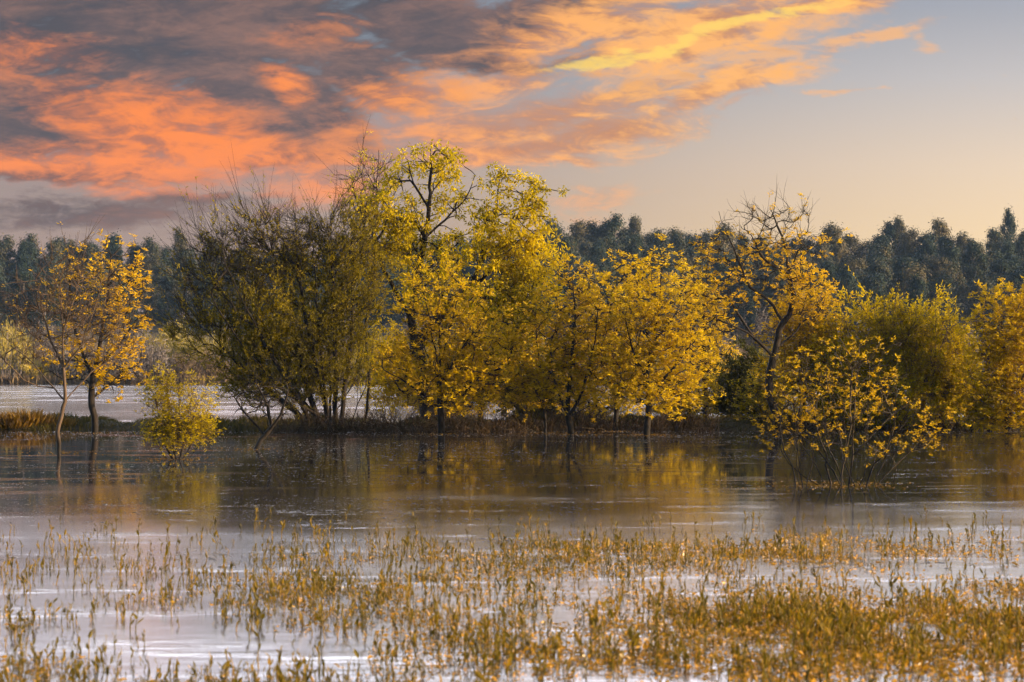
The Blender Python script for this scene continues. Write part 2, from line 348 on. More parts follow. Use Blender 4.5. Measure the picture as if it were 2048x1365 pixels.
# ------------------------------------------------------------------ tree generator
class Tree:
    """limbs are laid out by hand, then crown points grow branches to the nearest wood"""
    def __init__(s, seed, d):
        s.rng = np.random.default_rng(seed); s.d = d; s.m = d / FPX
        s.pos = np.zeros((30000, 3)); s.par = np.full(30000, -1, dtype=int); s.dir = np.zeros((30000, 3)); s.n = 0; s.tips = []
    def node(s, p, par, dr):
        i = s.n; s.pos[i] = p; s.par[i] = par; s.dir[i] = dr; s.n += 1; return i
    def limb(s, pix, step=.35, jit=.02):
        """pix: (px, py[, depth offset in m])"""
        rng = s.rng
        P = []
        fresh = pix[0] is None or not s.n      # None in front: the limb rises from the ground by itself
        pix = [q for q in pix if q is not None]
        tot = 0; last = None; slope = rng.uniform(-.4, .4) if s.n else rng.uniform(-.08, .08)
        for q in pix:
            if last is not None: tot += abs(q[0] - last[0]) * s.m * slope + abs(q[1] - last[1]) * s.m * slope * .35
            dd = q[2] if len(q) > 2 else tot
            P.append(at(q[0], q[1], s.d) + np.array([0, dd, 0])); last = q
        P = np.array(P)
        if not fresh:
            i0 = int(np.argmin(np.linalg.norm(s.pos[:s.n] - P[0], axis=1)))
            off = s.pos[i0] - P[0]
            P[:, 1] += off[1]
            P[0] = s.pos[i0]; par = i0; start = 1
        else: par = -1; start = 0
        # Catmull-Rom resample
        Q = np.vstack([2 * P[0] - P[1], P, 2 * P[-1] - P[-2]])
        out = []
        for k in range(len(P) - 1):
            a, b, c, e = Q[k:k + 4]; L = np.linalg.norm(c - b); n = max(2, int(L / step))
            for t in np.arange(n) / n:
                out.append(.5 * (2 * b + (c - a) * t + (2 * a - 5 * b + 4 * c - e) * t * t + (3 * b - 3 * c + e - a) * t ** 3))
        out.append(P[-1]); out = np.array(out)
        out[1:-1] += rng.normal(0, jit, out[1:-1].shape)
        prev = par
        for k in range(start, len(out)):
            dr = out[k] - out[k - 1] if k else out[1] - out[0]
            prev = s.node(out[k], prev, dr / (np.linalg.norm(dr) + 1e-9))
        return prev
    def env(s, lst, depth=.8, hollow=0.):
        pts = []
        for (px, py, rx, ry, n) in lst:
            v = s.rng.normal(size=(n, 3)); v /= np.linalg.norm(v, axis=1, keepdims=True)
            r = s.rng.uniform(hollow, 1, (n, 1)) ** (1 / 2.4)
            shoot = (s.rng.random((n, 1)) < .14) & (v[:, 2:] > -.2)      # some shoots stand out of the outline
            v = v * np.where(shoot, s.rng.uniform(1.0, 1.32, (n, 1)), r)
            c = at(px, py, s.d)
            pts.append(c + v * np.array([rx * s.m, rx * s.m * depth, ry * s.m]))
        return np.concatenate(pts)
    def grow(s, pts, up=.15, step=.3, jit=.03, bend=.45, back=.8, zmin=.12):
        pts = pts[pts[:, 2] > zmin]
        wood = s.pos[:s.n].copy()
        dist = np.array([np.min(np.linalg.norm(wood - p, axis=1)) for p in pts])
        for k in np.argsort(dist):
            p = pts[k]; N = s.n
            dv = p - s.pos[:N]; L = np.linalg.norm(dv, axis=1) + 1e-6
            cosv = (dv * s.dir[:N]).sum(1) / L
            cost = L * (1 + back * (1 - cosv) * .5) + np.where(dv[:, 2] < -.1, .5 * -dv[:, 2], 0)
            i = int(np.argmin(cost)); a = s.pos[i]; Ln = L[i]
            if Ln < .05: continue
            ctrl = a + (s.dir[i] * .6 + np.array([0, 0, up])) * Ln * bend + (p - a) * .15
            n = max(2, int(Ln / step)); prev = i; lastp = a
            for t in np.arange(1, n + 1) / n:
                q = (1 - t) ** 2 * a + 2 * t * (1 - t) * ctrl + t * t * p
                if t < 1: q = q + s.rng.normal(0, jit, 3)
                dr = q - lastp; dr /= np.linalg.norm(dr) + 1e-9
                prev = s.node(q, prev, dr); lastp = q
            s.tips.append(prev)
    def wood(s, trunk_r, tip_r=.007, thin=.55):
        N = s.n; par = s.par[:N]
        acc = np.zeros(N); kids = [[] for _ in range(N)]
        for i in range(N - 1, -1, -1):
            if acc[i] == 0: acc[i] = 1.0
            if par[i] >= 0: acc[par[i]] += acc[i]; kids[par[i]].append(i)
        r = acc ** .5
        k = math.log(trunk_r / tip_r) / math.log(max(r[par < 0].max(), 1.5))
        rad = tip_r + (trunk_r - tip_r) * (acc / acc[par < 0].max()) ** thin if thin else tip_r * r ** k
        s.rad = rad
        g = Geo(); stack = [(int(i), -1) for i in np.where(par < 0)[0]]; groups = {}
        while stack:
            i, frm = stack.pop(); ch = [frm] if frm >= 0 else []
            cur = i
            while True:
                ch.append(cur)
                if not kids[cur]: break
                best = max(kids[cur], key=lambda c: acc[c])
                for c in kids[cur]:
                    if c != best: stack.append((c, cur))
                cur = best
            if len(ch) < 2: continue
            rr = rad[ch].copy()
            if frm >= 0: rr[0] = min(rr[0], rr[1] * 1.15)
            sides = 9 if rr[0] > .09 else 6 if rr[0] > .03 else 4 if rr[0] > .015 else 3
            groups.setdefault((len(ch), sides), []).append((s.pos[ch], rr))
        for (_, sides), L in groups.items(): g.tubes(np.array([a for a, _ in L]), np.array([b for _, b in L]), sides)
        # root flare
        return g
    def sources(s, inner=2, every=None):
        """where twigs start: tips plus a few nodes below each"""
        out = []
        for t in s.tips:
            i = t
            for k in range(inner + 1):
                out.append(i)
                if s.par[i] < 0: break
                i = s.par[i]
        return np.array(sorted(set(out)))
    def twigs(s, src, per, length, up=.3, spread=.9, sag=0., r=.006):
        rng = s.rng; idx = np.repeat(src, per); N = len(idx)
        d = s.dir[idx] * 1.0 + rng.normal(0, spread, (N, 3)) * .6 + np.array([0, 0, up])
        d /= np.linalg.norm(d, axis=1, keepdims=True)
        L = length * rng.uniform(.45, 1.15, (N, 1))
        p0 = s.pos[idx]; p1 = p0 + d * L * .5 + rng.normal(0, .03, (N, 3)) * L; p2 = p0 + d * L + np.array([0, 0, -sag]) * L + rng.normal(0, .05, (N, 3)) * L
        pts = np.stack([p0, p1, p2], 1); rad = np.ones((N, 3)) * np.array([r, r * .75, r * .45])
        return pts, rad

def twig_leaves(g, rng, pts, style, size, frac=1.0, n=6):
    """hang leaves on the twigs"""
    N = len(pts)
    keep = rng.random(N) < frac
    pts = pts[keep]; N = len(pts)
    if N == 0: return
    tipdir = pts[:, 2] - pts[:, 1]; tipdir /= np.linalg.norm(tipdir, axis=1, keepdims=True) + 1e-9
    T = np.repeat(np.arange(N), n); K = len(T)
    if style == 'whorl':        # drooping umbrella of long leaves at the twig end
        az = rng.uniform(0, 2 * np.pi, K)
        out = np.stack([np.cos(az), np.sin(az), rng.normal(-.25, .35, K)], 1)
        ax = out + tipdir[T] * .5
        pos = pts[T, 2] + rng.normal(0, size * .22, (K, 3))
        sd = np.cross(ax, np.array([0, 0, 1.0]) + rng.normal(0, .35, (K, 3)))
        L = size * rng.uniform(.6, 1.2, K); g.leaves(pos, ax, sd, L, L * rng.uniform(.3, .45, K))
    elif style == 'tuft':       # pompon of leaflets round the twig end
        out = rng.normal(size=(K, 3)); out[:, 2] -= .15; out /= np.linalg.norm(out, axis=1, keepdims=True)
        pos = pts[T, 2] + out * size * rng.uniform(.1, .9, (K, 1)) + np.array([0, 0, -.1]) * size
        ax = out + np.array([0, 0, -.45]) + rng.normal(0, .3, (K, 3))
        sd = rng.normal(size=(K, 3)); L = size * rng.uniform(.45, .85, K); g.leaves(pos, ax, sd, L, L * rng.uniform(.34, .5, K))
    else:                       # fine: small narrow leaves all along the twig
        t = rng.uniform(.15, 1.0, (K, 1))
        pos = np.where(t < .5, pts[T, 0] + (pts[T, 1] - pts[T, 0]) * t * 2, pts[T, 1] + (pts[T, 2] - pts[T, 1]) * (t * 2 - 1))
        ax = tipdir[T] * .8 + rng.normal(0, .55, (K, 3)) + np.array([0, 0, -.12])
        sd = rng.normal(size=(K, 3)); L = size * rng.uniform(.5, 1.2, K); g.leaves(pos, ax, sd, L, L * rng.uniform(.28, .42, K))

def plant(name, label, cat, seed, d, limbs, env, trunk_r, bark, leaf=None, style='whorl', size=.2, n=6, frac=1., per=2, twig=.5, up=.25, spread=.9, sag=0., inner=1, group=None,
          depth=.8, hollow=0., grow=None, tip_r=.007, wood_name='trunk', crown_name='crown', twig_r=.006, second=None, power=.55, thin=None, shoots=None):
    t = Tree(seed, d)
    for L in limbs: t.limb(L)
    t.grow(t.env(env, depth, hollow), **(grow or {}))
    w = t.wood(trunk_r, tip_r, power)
    base = t.pos[0].copy(); base[2] = 0
    root = empty(name, base); tag(root, label, cat, group)
    tw, tr = t.twigs(t.sources(inner), per, twig, up, spread, sag, twig_r)
    w.tubes(tw, tr, 3)
    if shoots:      # long wispy bare shoots rising from the ends of the branches
        per2, ln, up2, spr, rs, where = shoots
        tips = np.array(t.tips); px = 1024 + t.pos[tips, 0] / t.m; py = HZ - (t.pos[tips, 2] - EYE) / t.m
        ii = np.repeat(tips[where(px, py)], per2); N = len(ii)
        d = t.dir[ii] * .9 + t.rng.normal(0, spr, (N, 3)) + np.array([0, 0, up2]); d /= np.linalg.norm(d, axis=1, keepdims=True)
        L = ln * t.rng.uniform(.4, 1.2, (N, 1)); cv = t.rng.normal(0, .12, (N, 3)); ks = np.linspace(0, 1, 5)
        P = np.stack([t.pos[ii] + d * L * k + cv * L * k * k for k in ks], 1)
        w.tubes(P, np.ones((N, 5)) * np.linspace(rs, rs * .4, 5), 3)
        sp = P[:, [1, 3, 4]]; tw = np.concatenate([tw, sp[t.rng.random(N) < .5]])
    w.build(wood_name, bark, root, smooth=True, origin=base)
    if leaf:
        if thin:    # parts of the crown that have not leafed out yet
            px = 1024 + tw[:, 2, 0] / t.m; py = HZ - (tw[:, 2, 2] - EYE) / t.m
            tw = tw[t.rng.random(len(tw)) < thin(px, py)]
        c = Geo(); twig_leaves(c, t.rng, tw, style, size, frac, n)
        if second: twig_leaves(c, t.rng, tw, second[0], second[1], second[2], second[3])
        c.build(crown_name, leaf, root, origin=base)
    return root

# ------------------------------------------------------------------ the trees in and along the water
def build_trees():
    plant('bare_tree', 'slender nearly leafless low-forked tree standing in the water before the orange-leaved tree', 'tree', 11, 71,
          [[(118, 912), (116, 865), (122, 832), (131, 803)], [(131, 803), (131, 769), (126, 700), (123, 630), (118, 560)], [(131, 803), (105, 775), (60, 728), (10, 690)],
           [(131, 803), (155, 775), (180, 745), (212, 722), (250, 690)], [(126, 730), (100, 680), (80, 620), (66, 560), (50, 600 - 70)], [(124, 650), (145, 600), (165, 540)], [(128, 745), (165, 690), (195, 620), (210, 560)],
           [(110, 780), (50, 760), (-10, 700)]],
          [(130, 600, 105, 110, 130), (60, 670, 85, 80, 80), (210, 670, 75, 70, 60)], .06, M['bark'], M['orange'], 'whorl', .10, 3, .10, per=2, twig=.5, up=.5, spread=.6, tip_r=.008, twig_r=.007, shoots=(2, .7, .7, .25, .008, lambda px, py: py < 660), grow={'up': .3}, power=.62)
    plant('orange_tree', 'orange-leaved tree with dark crooked trunk on the bank behind the bare tree', 'tree', 12, 92,
          [[(190, 872), (188, 832), (183, 795), (186, 752)], [(186, 752), (200, 690), (215, 600), (222, 510)], [(186, 760), (160, 700), (140, 620), (135, 520)], [(186, 752), (230, 700), (270, 640)], [(188, 800), (215, 770), (255, 735)]],
          [(225, 560, 75, 78, 84), (245, 660, 58, 80, 74), (215, 740, 80, 50, 74), (150, 590, 55, 95, 42), (130, 720, 60, 60, 32)], .13, M['bark_dark'], M['orange'], 'whorl', .17, 10, .85, per=1, twig=.45, inner=1)
    plant('small_yellow_bush', 'small round yellow bush growing out of the water left of the dark willow', 'bush', 13, 66,
          [[(355, 926), (354, 890), (358, 840), (356, 770)], [None, (348, 926, .1), (322, 860), (308, 790)], [None, (362, 926, -.1), (395, 860), (418, 800)], [None, (352, 926, .2), (338, 840), (330, 765)], [None, (359, 926, -.2), (378, 840), (384, 760)],
           [None, (344, 926, 0), (315, 895), (298, 860)], [None, (366, 926, .1), (400, 890), (425, 860)]],
          [(360, 815, 66, 70, 120), (322, 795, 36, 50, 50), (398, 850, 38, 42, 60), (355, 865, 62, 40, 80), (330, 860, 36, 30, 30)], .03, M['bark'], M['yellow'], 'whorl', .085, 5, .9, per=3, twig=.24, inner=1, tip_r=.005, wood_name='stems', twig_r=.004, shoots=(1, .35, .5, .4, .004, lambda px, py: py < 900))
    plant('dead_branch', 'broken dead branch leaning out of the water beside brown brush', 'branch', 14, 74,
          [[(512, 900), (522, 880), (535, 862), (545, 840)], [(535, 862), (560, 830), (575, 790)], [(540, 850), (535, 810), (515, 770)], [(530, 868), (500, 840), (470, 800)]],
          [(550, 800, 50, 40, 40), (500, 800, 40, 50, 25)], .075, M['bark_dark'], per=2, twig=.4, up=.1, wood_name='stems', tip_r=.006)
    plant('dark_willow', 'big many-stemmed willow with dark olive foliage and thin bare shoots fanning left', 'tree', 15, 97,
          [[(678, 864), (684, 830), (690, 770), (702, 690), (706, 560), (700, 420)], [None, (660, 864, .2), (645, 740), (634, 570), (622, 410)], [None, (646, 864, -.1), (615, 780), (582, 650), (548, 520), (505, 380)],
           [None, (632, 864, .3), (590, 785), (530, 680), (475, 560), (415, 420)], [None, (625, 864, -.2), (575, 810), (500, 750), (430, 680)], [None, (668, 864, .4), (672, 700), (666, 560), (660, 420)], [(640, 850), (575, 750), (555, 620), (560, 500), (575, 380)], [None, (696, 864, -.2), (735, 760), (752, 660)],
           [(665, 850), (560, 770), (470, 660), (400, 530)], [(668, 845), (625, 700), (600, 560), (590, 420)], [(667, 850), (660, 770), (655, 700)], [(668, 850), (715, 740), (735, 600)]],
          [(490, 500, 95, 75, 130), (585, 500, 70, 75, 110), (410, 560, 55, 100, 70), (560, 630, 130, 100, 300), (690, 560, 75, 150, 270), (500, 710, 100, 90, 190), (640, 720, 115, 100, 230), (400, 650, 60, 80, 50), (560, 780, 120, 40, 90)],
          .18, M['bark_dark'], M['olive'], 'fine', .13, 11, .95, per=3, twig=.8, up=.6, spread=.6, inner=1, grow={'up': .6, 'bend': .6, 'step': .5, 'jit': .012, 'back': 5.0}, tip_r=.007, twig_r=.006, power=.75,
          thin=lambda px, py: np.clip(.22 + .78 * sm(450, 610, py + (px - 560) * .55), 0, 1), shoots=(3, 1.9, .8, .22, .0075, lambda px, py: py + (px - 560) * .5 < 600))
    plant('tall_bare_topped_tree', 'tall thin tree with a bare twiggy top behind the big ash, its leaves few', 'tree', 16, 103,
          [[(728, 858), (738, 760), (732, 660), (748, 560), (752, 430), (757, 300)], [(748, 520), (720, 430), (700, 360)], [(750, 450), (790, 390), (800, 340)]],
          [(745, 375, 62, 80, 120), (755, 480, 60, 70, 60)], .065, M['bark_dark'], M['yellow'], 'tuft', .16, 7, .2, per=2, twig=.45, up=.4, grow={'up': .3, 'back': 2.5}, shoots=(2, 1.0, .6, .3, .008, lambda px, py: py < 460))
    plant('big_ash_tree', 'tallest tree, broad crown of yellow-green leaf tufts on a leaning trunk', 'tree', 17, 99,
          [[(862, 862), (852, 800), (840, 725), (822, 640), (830, 580), (842, 512)], [(842, 512), (856, 440), (860, 390), (862, 300)], [(852, 480), (890, 440), (930, 400), (950, 350)], [(822, 640), (790, 580), (763, 531), (745, 470)],
           [(846, 690), (913, 592), (960, 560), (1006, 515), (1080, 503)], [(1000, 520), (1030, 440), (1060, 380)], [(960, 560), (985, 450), (1000, 345)], [(860, 420), (828, 370), (818, 330)], [(830, 580), (870, 520), (920, 480)], [(935, 575), (1000, 600), (1050, 580)]],
          [(865, 330, 60, 46, 44), (800, 465, 72, 72, 110), (905, 400, 50, 46, 20), (1000, 345, 28, 32, 11), (1065, 385, 46, 30, 26), (1025, 450, 80, 60, 80), (1050, 545, 70, 80, 150), (1020, 640, 65, 65, 110), (880, 560, 95, 90, 110), (955, 490, 66, 50, 44), (735, 440, 50, 50, 34), (780, 375, 40, 30, 14)],
          .30, M['bark_dark'], M['yellow'], 'tuft', .25, 17, .92, per=2, twig=.36, up=.1, inner=0, grow={'up': .1, 'jit': .04, 'back': 1.8})
    plant('golden_thicket_tree', 'rounded bright golden tree filling the gap behind the ash trunk', 'tree', 18, 105,
          [[(962, 842), (960, 800), (955, 750)], [(958, 770), (1010, 700), (1040, 640)], [(958, 780), (900, 700), (880, 640)], [(960, 800), (860, 760), (780, 720)]],
          [(960, 690, 110, 110, 300), (790, 740, 75, 80, 170), (1010, 770, 70, 50, 110), (880, 770, 90, 55, 140)], .13, M['bark'], M['lime'], 'tuft', .22, 10, .95, per=2, twig=.42, inner=1)
    plant('twiggy_tree', 'small dark-trunked tree with straight rising twigs in front of the ash at the waterline', 'tree', 19, 91,
          [[(882, 872), (881, 815), (879, 745), (881, 650), (876, 550)], [(880, 760), (845, 690), (800, 600)], [(880, 770), (930, 690), (985, 610)], [(880, 740), (860, 640), (838, 540)], [(880, 735), (905, 640), (925, 550)], [(881, 810), (820, 770), (770, 740)], [(881, 805), (960, 755), (1030, 730)]],
          [(885, 610, 100, 90, 120), (830, 720, 80, 65, 80), (950, 720, 95, 80, 220), (900, 780, 110, 45, 150)], .125, M['bark_dark'], M['gold'], 'whorl', .17, 9, .62, per=2, twig=.5, up=.45, spread=.6, grow={'up': .25})
    plant('golden_bush_tree', 'thin-stemmed golden tree standing in the water right of the ash', 'tree', 20, 92,
          [[(1090, 872), (1089, 830), (1085, 770), (1075, 680), (1070, 600)], [(1088, 810), (1050, 740), (1030, 690)]], [(1080, 700, 66, 115, 132), (1050, 770, 50, 50, 62), (1090, 780, 55, 36, 46)], .055, M['bark_dark'], M['gold'], 'whorl', .155, 10, .95, per=3, twig=.5, inner=0, spread=1.1)
    plant('golden_tree', 'low-forked golden tree with thick short dark trunk in the water', 'tree', 21, 90.5,
          [[(1141, 872), (1139, 845), (1136, 825)], [(1137, 832), (1110, 770), (1100, 690)], [(1137, 830), (1165, 780), (1185, 700), (1195, 620)], [(1138, 838), (1160, 822), (1190, 805)], [(1137, 828), (1140, 740), (1150, 640), (1145, 560)]],
          [(1150, 680, 76, 115, 187), (1180, 745, 75, 80, 117), (1110, 765, 60, 60, 85), (1150, 560, 40, 40, 23)], .12, M['bark_dark'], M['gold'], 'whorl', .155, 10, .95, per=3, twig=.5, inner=0, spread=1.1)
    plant('golden_tree', 'golden tree set back on the bank between the low-forked and the round golden trees', 'tree', 22, 96,
          [[(1232, 866), (1232, 820), (1225, 760), (1220, 680), (1225, 580)], [(1230, 800), (1260, 720), (1270, 620)], [(1230, 790), (1200, 720), (1190, 640)]],
          [(1215, 630, 85, 100, 210), (1235, 750, 78, 75, 140), (1250, 545, 40, 30, 20)], .10, M['bark_dark'], M['lime'], 'whorl', .155, 10, .95, per=3, twig=.5, inner=0, spread=1.1)
    plant('round_golden_tree', 'round-crowned bright golden tree with a clear dark trunk standing in the water', 'tree', 23, 89.5,
          [[(1293, 876), (1294, 850), (1298, 815), (1294, 760), (1303, 700), (1318, 620), (1325, 540)], [(1298, 800), (1340, 745), (1380, 690)], [(1296, 770), (1265, 700), (1250, 640)], [(1303, 700), (1285, 620), (1275, 560)], [(1304, 690), (1350, 630), (1370, 570)], [(1298, 812), (1250, 780), (1225, 765)]],
          [(1315, 640, 82, 104, 202), (1350, 725, 66, 80, 124), (1270, 735, 66, 75, 109), (1315, 792, 105, 34, 93), (1325, 520, 32, 32, 15)], .125, M['bark_dark'], M['lime'], 'whorl', .155, 10, .95, per=3, twig=.5, inner=0, spread=1.1)
    plant('upright_yellow_tree', 'narrow yellow tree with upright dark trunk on the bank left of the dark bush', 'tree', 24, 108,
          [[(1411, 836), (1411, 790), (1409, 730), (1408, 660), (1412, 580)], [(1410, 760), (1440, 700), (1450, 640)]], [(1412, 700, 48, 110, 132), (1395, 590, 48, 70, 62), (1440, 730, 30, 60, 39)], .15, M['bark_dark'], M['lime'], 'whorl', .155, 9, .9, per=3, twig=.5, inner=0, spread=1.1)
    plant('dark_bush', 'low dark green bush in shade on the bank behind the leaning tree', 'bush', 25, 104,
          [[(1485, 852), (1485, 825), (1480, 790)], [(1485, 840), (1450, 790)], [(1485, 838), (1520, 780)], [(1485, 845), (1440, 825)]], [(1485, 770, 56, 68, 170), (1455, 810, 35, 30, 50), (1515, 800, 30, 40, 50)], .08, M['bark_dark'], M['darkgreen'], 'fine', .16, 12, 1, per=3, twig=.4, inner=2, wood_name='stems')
    plant('dark_bush', 'low dark green bush on the bank between the ash and the first golden tree', 'bush', 35, 101,
          [[(1050, 856), (1050, 830), (1045, 790)], [(1050, 845), (1020, 800)], [(1050, 845), (1085, 800)]], [(1045, 795, 50, 45, 130), (1085, 815, 40, 28, 50)], .07, M['bark_dark'], M['olive'], 'fine', .15, 10, 1, per=3, twig=.4, inner=2, wood_name='stems')
    for sd, bx, w_, lb in ((41, 1180, 85, 'low golden bush behind the trunks of the low-forked golden tree'), (42, 1365, 75, 'low golden bush on the bank right of the round golden tree trunk'), (43, 900, 100, 'low golden bush on the bank behind the ash trunk'), (44, 1535, 60, 'low yellow bush on the bank behind the crooked trunk')):
        plant('golden_bush', lb, 'bush', sd, 101, [[(bx, 852), (bx + 2, 835), (bx - 4, 800)], [None, (bx - 12, 852), (bx - w_ * .5, 800)], [None, (bx + 12, 852), (bx + w_ * .5, 800)]],
              [(bx, 795, w_, 44, 150), (bx, 825, w_ * .9, 20, 70)], .05, M['bark_dark'], M['gold'] if sd != 44 else M['yellow'], 'whorl', .14, 8, .9, per=2, twig=.4, inner=1, wood_name='stems')
    plant('leaning_tree', 'crooked dark tree with long arching left limb, sparse orange leaves and bare top', 'tree', 26, 96.5,
          [[(1560, 862), (1556, 838), (1541, 800), (1538, 760), (1546, 718)], [(1546, 720), (1553, 700), (1560, 660), (1577, 631), (1591, 592), (1580, 548), (1573, 490), (1558, 450), (1545, 415)], [(1546, 722), (1533, 700), (1508, 678), (1478, 658), (1434, 641), (1396, 630)],
           [(1572, 640), (1535, 600), (1500, 575), (1475, 520), (1450, 460), (1435, 425)], [(1580, 545), (1600, 500), (1625, 470)], [(1500, 675), (1470, 620), (1455, 590)], [(1558, 690), (1585, 672), (1605, 645)], [(1580, 555), (1530, 520), (1500, 470)]],
          [(1570, 500, 85, 90, 110), (1455, 540, 75, 90, 110), (1425, 630, 55, 45, 50), (1615, 600, 48, 65, 60), (1535, 440, 95, 40, 30)], .16, M['bark_dark'], M['orange'], 'whorl', .15, 8, .55, per=2, twig=.5, up=.3, grow={'up': .1, 'jit': .06}, power=.62, thin=lambda px, py: .15 + .85 * sm(430, 500, py), shoots=(1, .8, .6, .4, .008, lambda px, py: py < 470))
    plant('golden_tree', 'broad golden tree directly behind the leaning crooked tree', 'tree', 27, 99,
          [[(1605, 856), (1605, 800), (1600, 720), (1600, 620)], [(1605, 800), (1650, 700), (1660, 620)], [(1605, 800), (1560, 720), (1550, 640)]], [(1605, 650, 72, 105, 220), (1650, 740, 75, 85, 200), (1570, 750, 50, 75, 100)], .11, M['bark'], M['gold'], 'whorl', .17, 10, .92, per=3, twig=.5, inner=0, spread=1.1)
    st = []
    rs = np.random.default_rng(5)
    for bx, tx, ty in ((1690, 1640, 800), (1680, 1700, 740), (1720, 1745, 730), (1700, 1720, 700), (1665, 1610, 760), (1650, 1590, 800), (1735, 1790, 780), (1590, 1560, 830), (1600, 1605, 800), (1605, 1580, 860), (1710, 1660, 720), (1745, 1820, 840), (1610, 1640, 830)):
        st.append([None, (bx, 974, (bx % 7 - 3) * .08), (bx + (tx - bx) * .3 + rs.normal(0, 5), 930), (bx + (tx - bx) * .6 + rs.normal(0, 8), 880), (tx, ty)])
    plant('water_shrub', 'open many-stemmed shrub with orange leaves rooted in the water in front of everything else', 'shrub', 28, 51.2,
          [[(1700, 975, 0), (1698, 940), (1690, 880), (1692, 790)]] + [s for s in st] +
          [[None, (1680, 972, -.1), (1650, 915), (1600, 872), (1540, 838)], [None, (1730, 972, -.2), (1755, 915), (1800, 905), (1850, 902), (1880, 860)], [None, (1640, 972, .2), (1580, 930), (1560, 880)], [None, (1755, 972, .1), (1800, 930), (1845, 885)], [(1720, 900), (1790, 830), (1850, 800)], [None, (1785, 968, 0), (1792, 945), (1786, 915)]],
          [(1690, 815, 115, 62, 130), (1720, 745, 100, 70, 90), (1580, 815, 70, 85, 110), (1700, 885, 150, 26, 30), (1830, 835, 70, 45, 26), (1610, 740, 60, 50, 30), (1850, 885, 40, 24, 22), (1780, 905, 50, 18, 16), (1550, 865, 26, 40, 22), (1900, 860, 24, 20, 6)], .022, M['bark_mid'], M['orange'], 'whorl', .085, 8, .52, per=1, twig=.32, inner=1, tip_r=.0055, wood_name='stems', twig_r=.0035, grow={'step': .2, 'jit': .015}, power=.5)
    plant('round_willow_bush', 'wide rounded yellow willow bush with fine shoots on the bank at right', 'bush', 29, 98,
          [[(1790, 858), (1790, 820), (1785, 760), (1780, 660)], [(1790, 840), (1720, 740), (1690, 660)], [(1790, 840), (1860, 740), (1890, 660)], [(1790, 830), (1830, 720), (1835, 620)], [(1790, 845), (1700, 790), (1650, 760)], [(1790, 845), (1880, 790), (1930, 760)], [(1790, 820), (1740, 690), (1735, 610)]],
          [(1730, 705, 95, 92, 260), (1830, 695, 95, 84, 300), (1895, 750, 65, 95, 220), (1760, 785, 130, 70, 280), (1665, 770, 60, 75, 130), (1880, 810, 70, 40, 110), (1700, 822, 95, 34, 110), (1810, 828, 110, 28, 110), (1935, 800, 45, 50, 90)], .14, M['bark'], M['yellow'], 'fine', .15, 9, .95, per=3, twig=.6, up=.6, spread=.6, inner=1, grow={'up': .45}, wood_name='stems', shoots=(1, 1.1, .7, .25, .007, lambda px, py: py < 690))
    plant('bright_yellow_tree', 'bright lemon-yellow tree cut by the right edge of the photo', 'tree', 30, 95,
          [[(2015, 858), (2013, 800), (2010, 720), (2000, 620)], [(2013, 800), (1975, 720), (1965, 640)], [(2013, 800), (2060, 720), (2080, 620)], [(2013, 820), (1970, 790)]],
          [(2000, 680, 55, 115, 210), (2060, 690, 70, 125, 280), (1985, 780, 55, 70, 150), (2050, 800, 70, 55, 150), (1985, 825, 50, 28, 70), (2060, 832, 70, 24, 70)], .12, M['bark'], M['lime'], 'whorl', .17, 10, .95, per=3, twig=.5, inner=0, spread=1.1)
build_trees()

# ------------------------------------------------------------------ eucalyptus wood on the hill
def euc_proto(seed, h, w, base, lean):
    rng = np.random.default_rng(seed)
    z = np.linspace(-.6, h * .96, 7); tr = np.stack([lean * (z / h) ** 2 + rng.normal(0, .07, 7), rng.normal(0, .07, 7), z], 1)
    wd = Geo(); wd.tubes(tr[None], np.linspace(.2, .04, 7)[None], 6)
    lf = Geo(); nc = int(26 + h * 2.2)
    for k in range(nc):
        t = rng.uniform(0, 1) ** .9; zz = base * h + (1 - base) * h * t
        prof = min(1, .45 + t * 2.2) * (1 - t) ** .62 + .10
        a = rng.uniform(0, 2 * math.pi); rr = w * prof * rng.uniform(.35, 1) ** .5 * rng.uniform(.75, 1.2)
        x0 = np.interp(zz, z, tr[:, 0]); c = np.array([x0 + math.cos(a) * rr, math.sin(a) * rr, zz + .2 * rr])
        s0 = np.array([x0, 0, zz - rr * .8]); mid = (s0 + c) / 2 + np.array([0, 0, -.1 * rr])
        wd.tubes(np.stack([s0, mid, c])[None], np.array([[.05, .035, .015]]), 3)
        n = int(rng.uniform(75, 115)); o = rng.normal(0, 1, (n, 3)) * np.array([.46, .46, .5]) * rng.uniform(.7, 1.3)
        ax = rng.normal(0, .6, (n, 3)) + np.array([0, 0, -.75]); L = rng.uniform(.28, .60, n)
        nrm = o / (np.linalg.norm(o, axis=1, keepdims=True) + 1e-6) + .7 * (c - np.array([x0, 0, zz - 1.0])) / (rr + .6) + rng.normal(0, .35, (n, 3))
        ax = ax - nrm * (ax * nrm).sum(1, keepdims=True) / (nrm ** 2).sum(1, keepdims=True)
        lf.leaves(c + o, ax, np.cross(nrm, ax), L, L * .5, .1)
    root = empty('eucalyptus_tree', (0, 0, 0))
    wd.build('trunk', M['bark_far'], root, smooth=True); lf.build('crown', M['euc'], root)
    return root

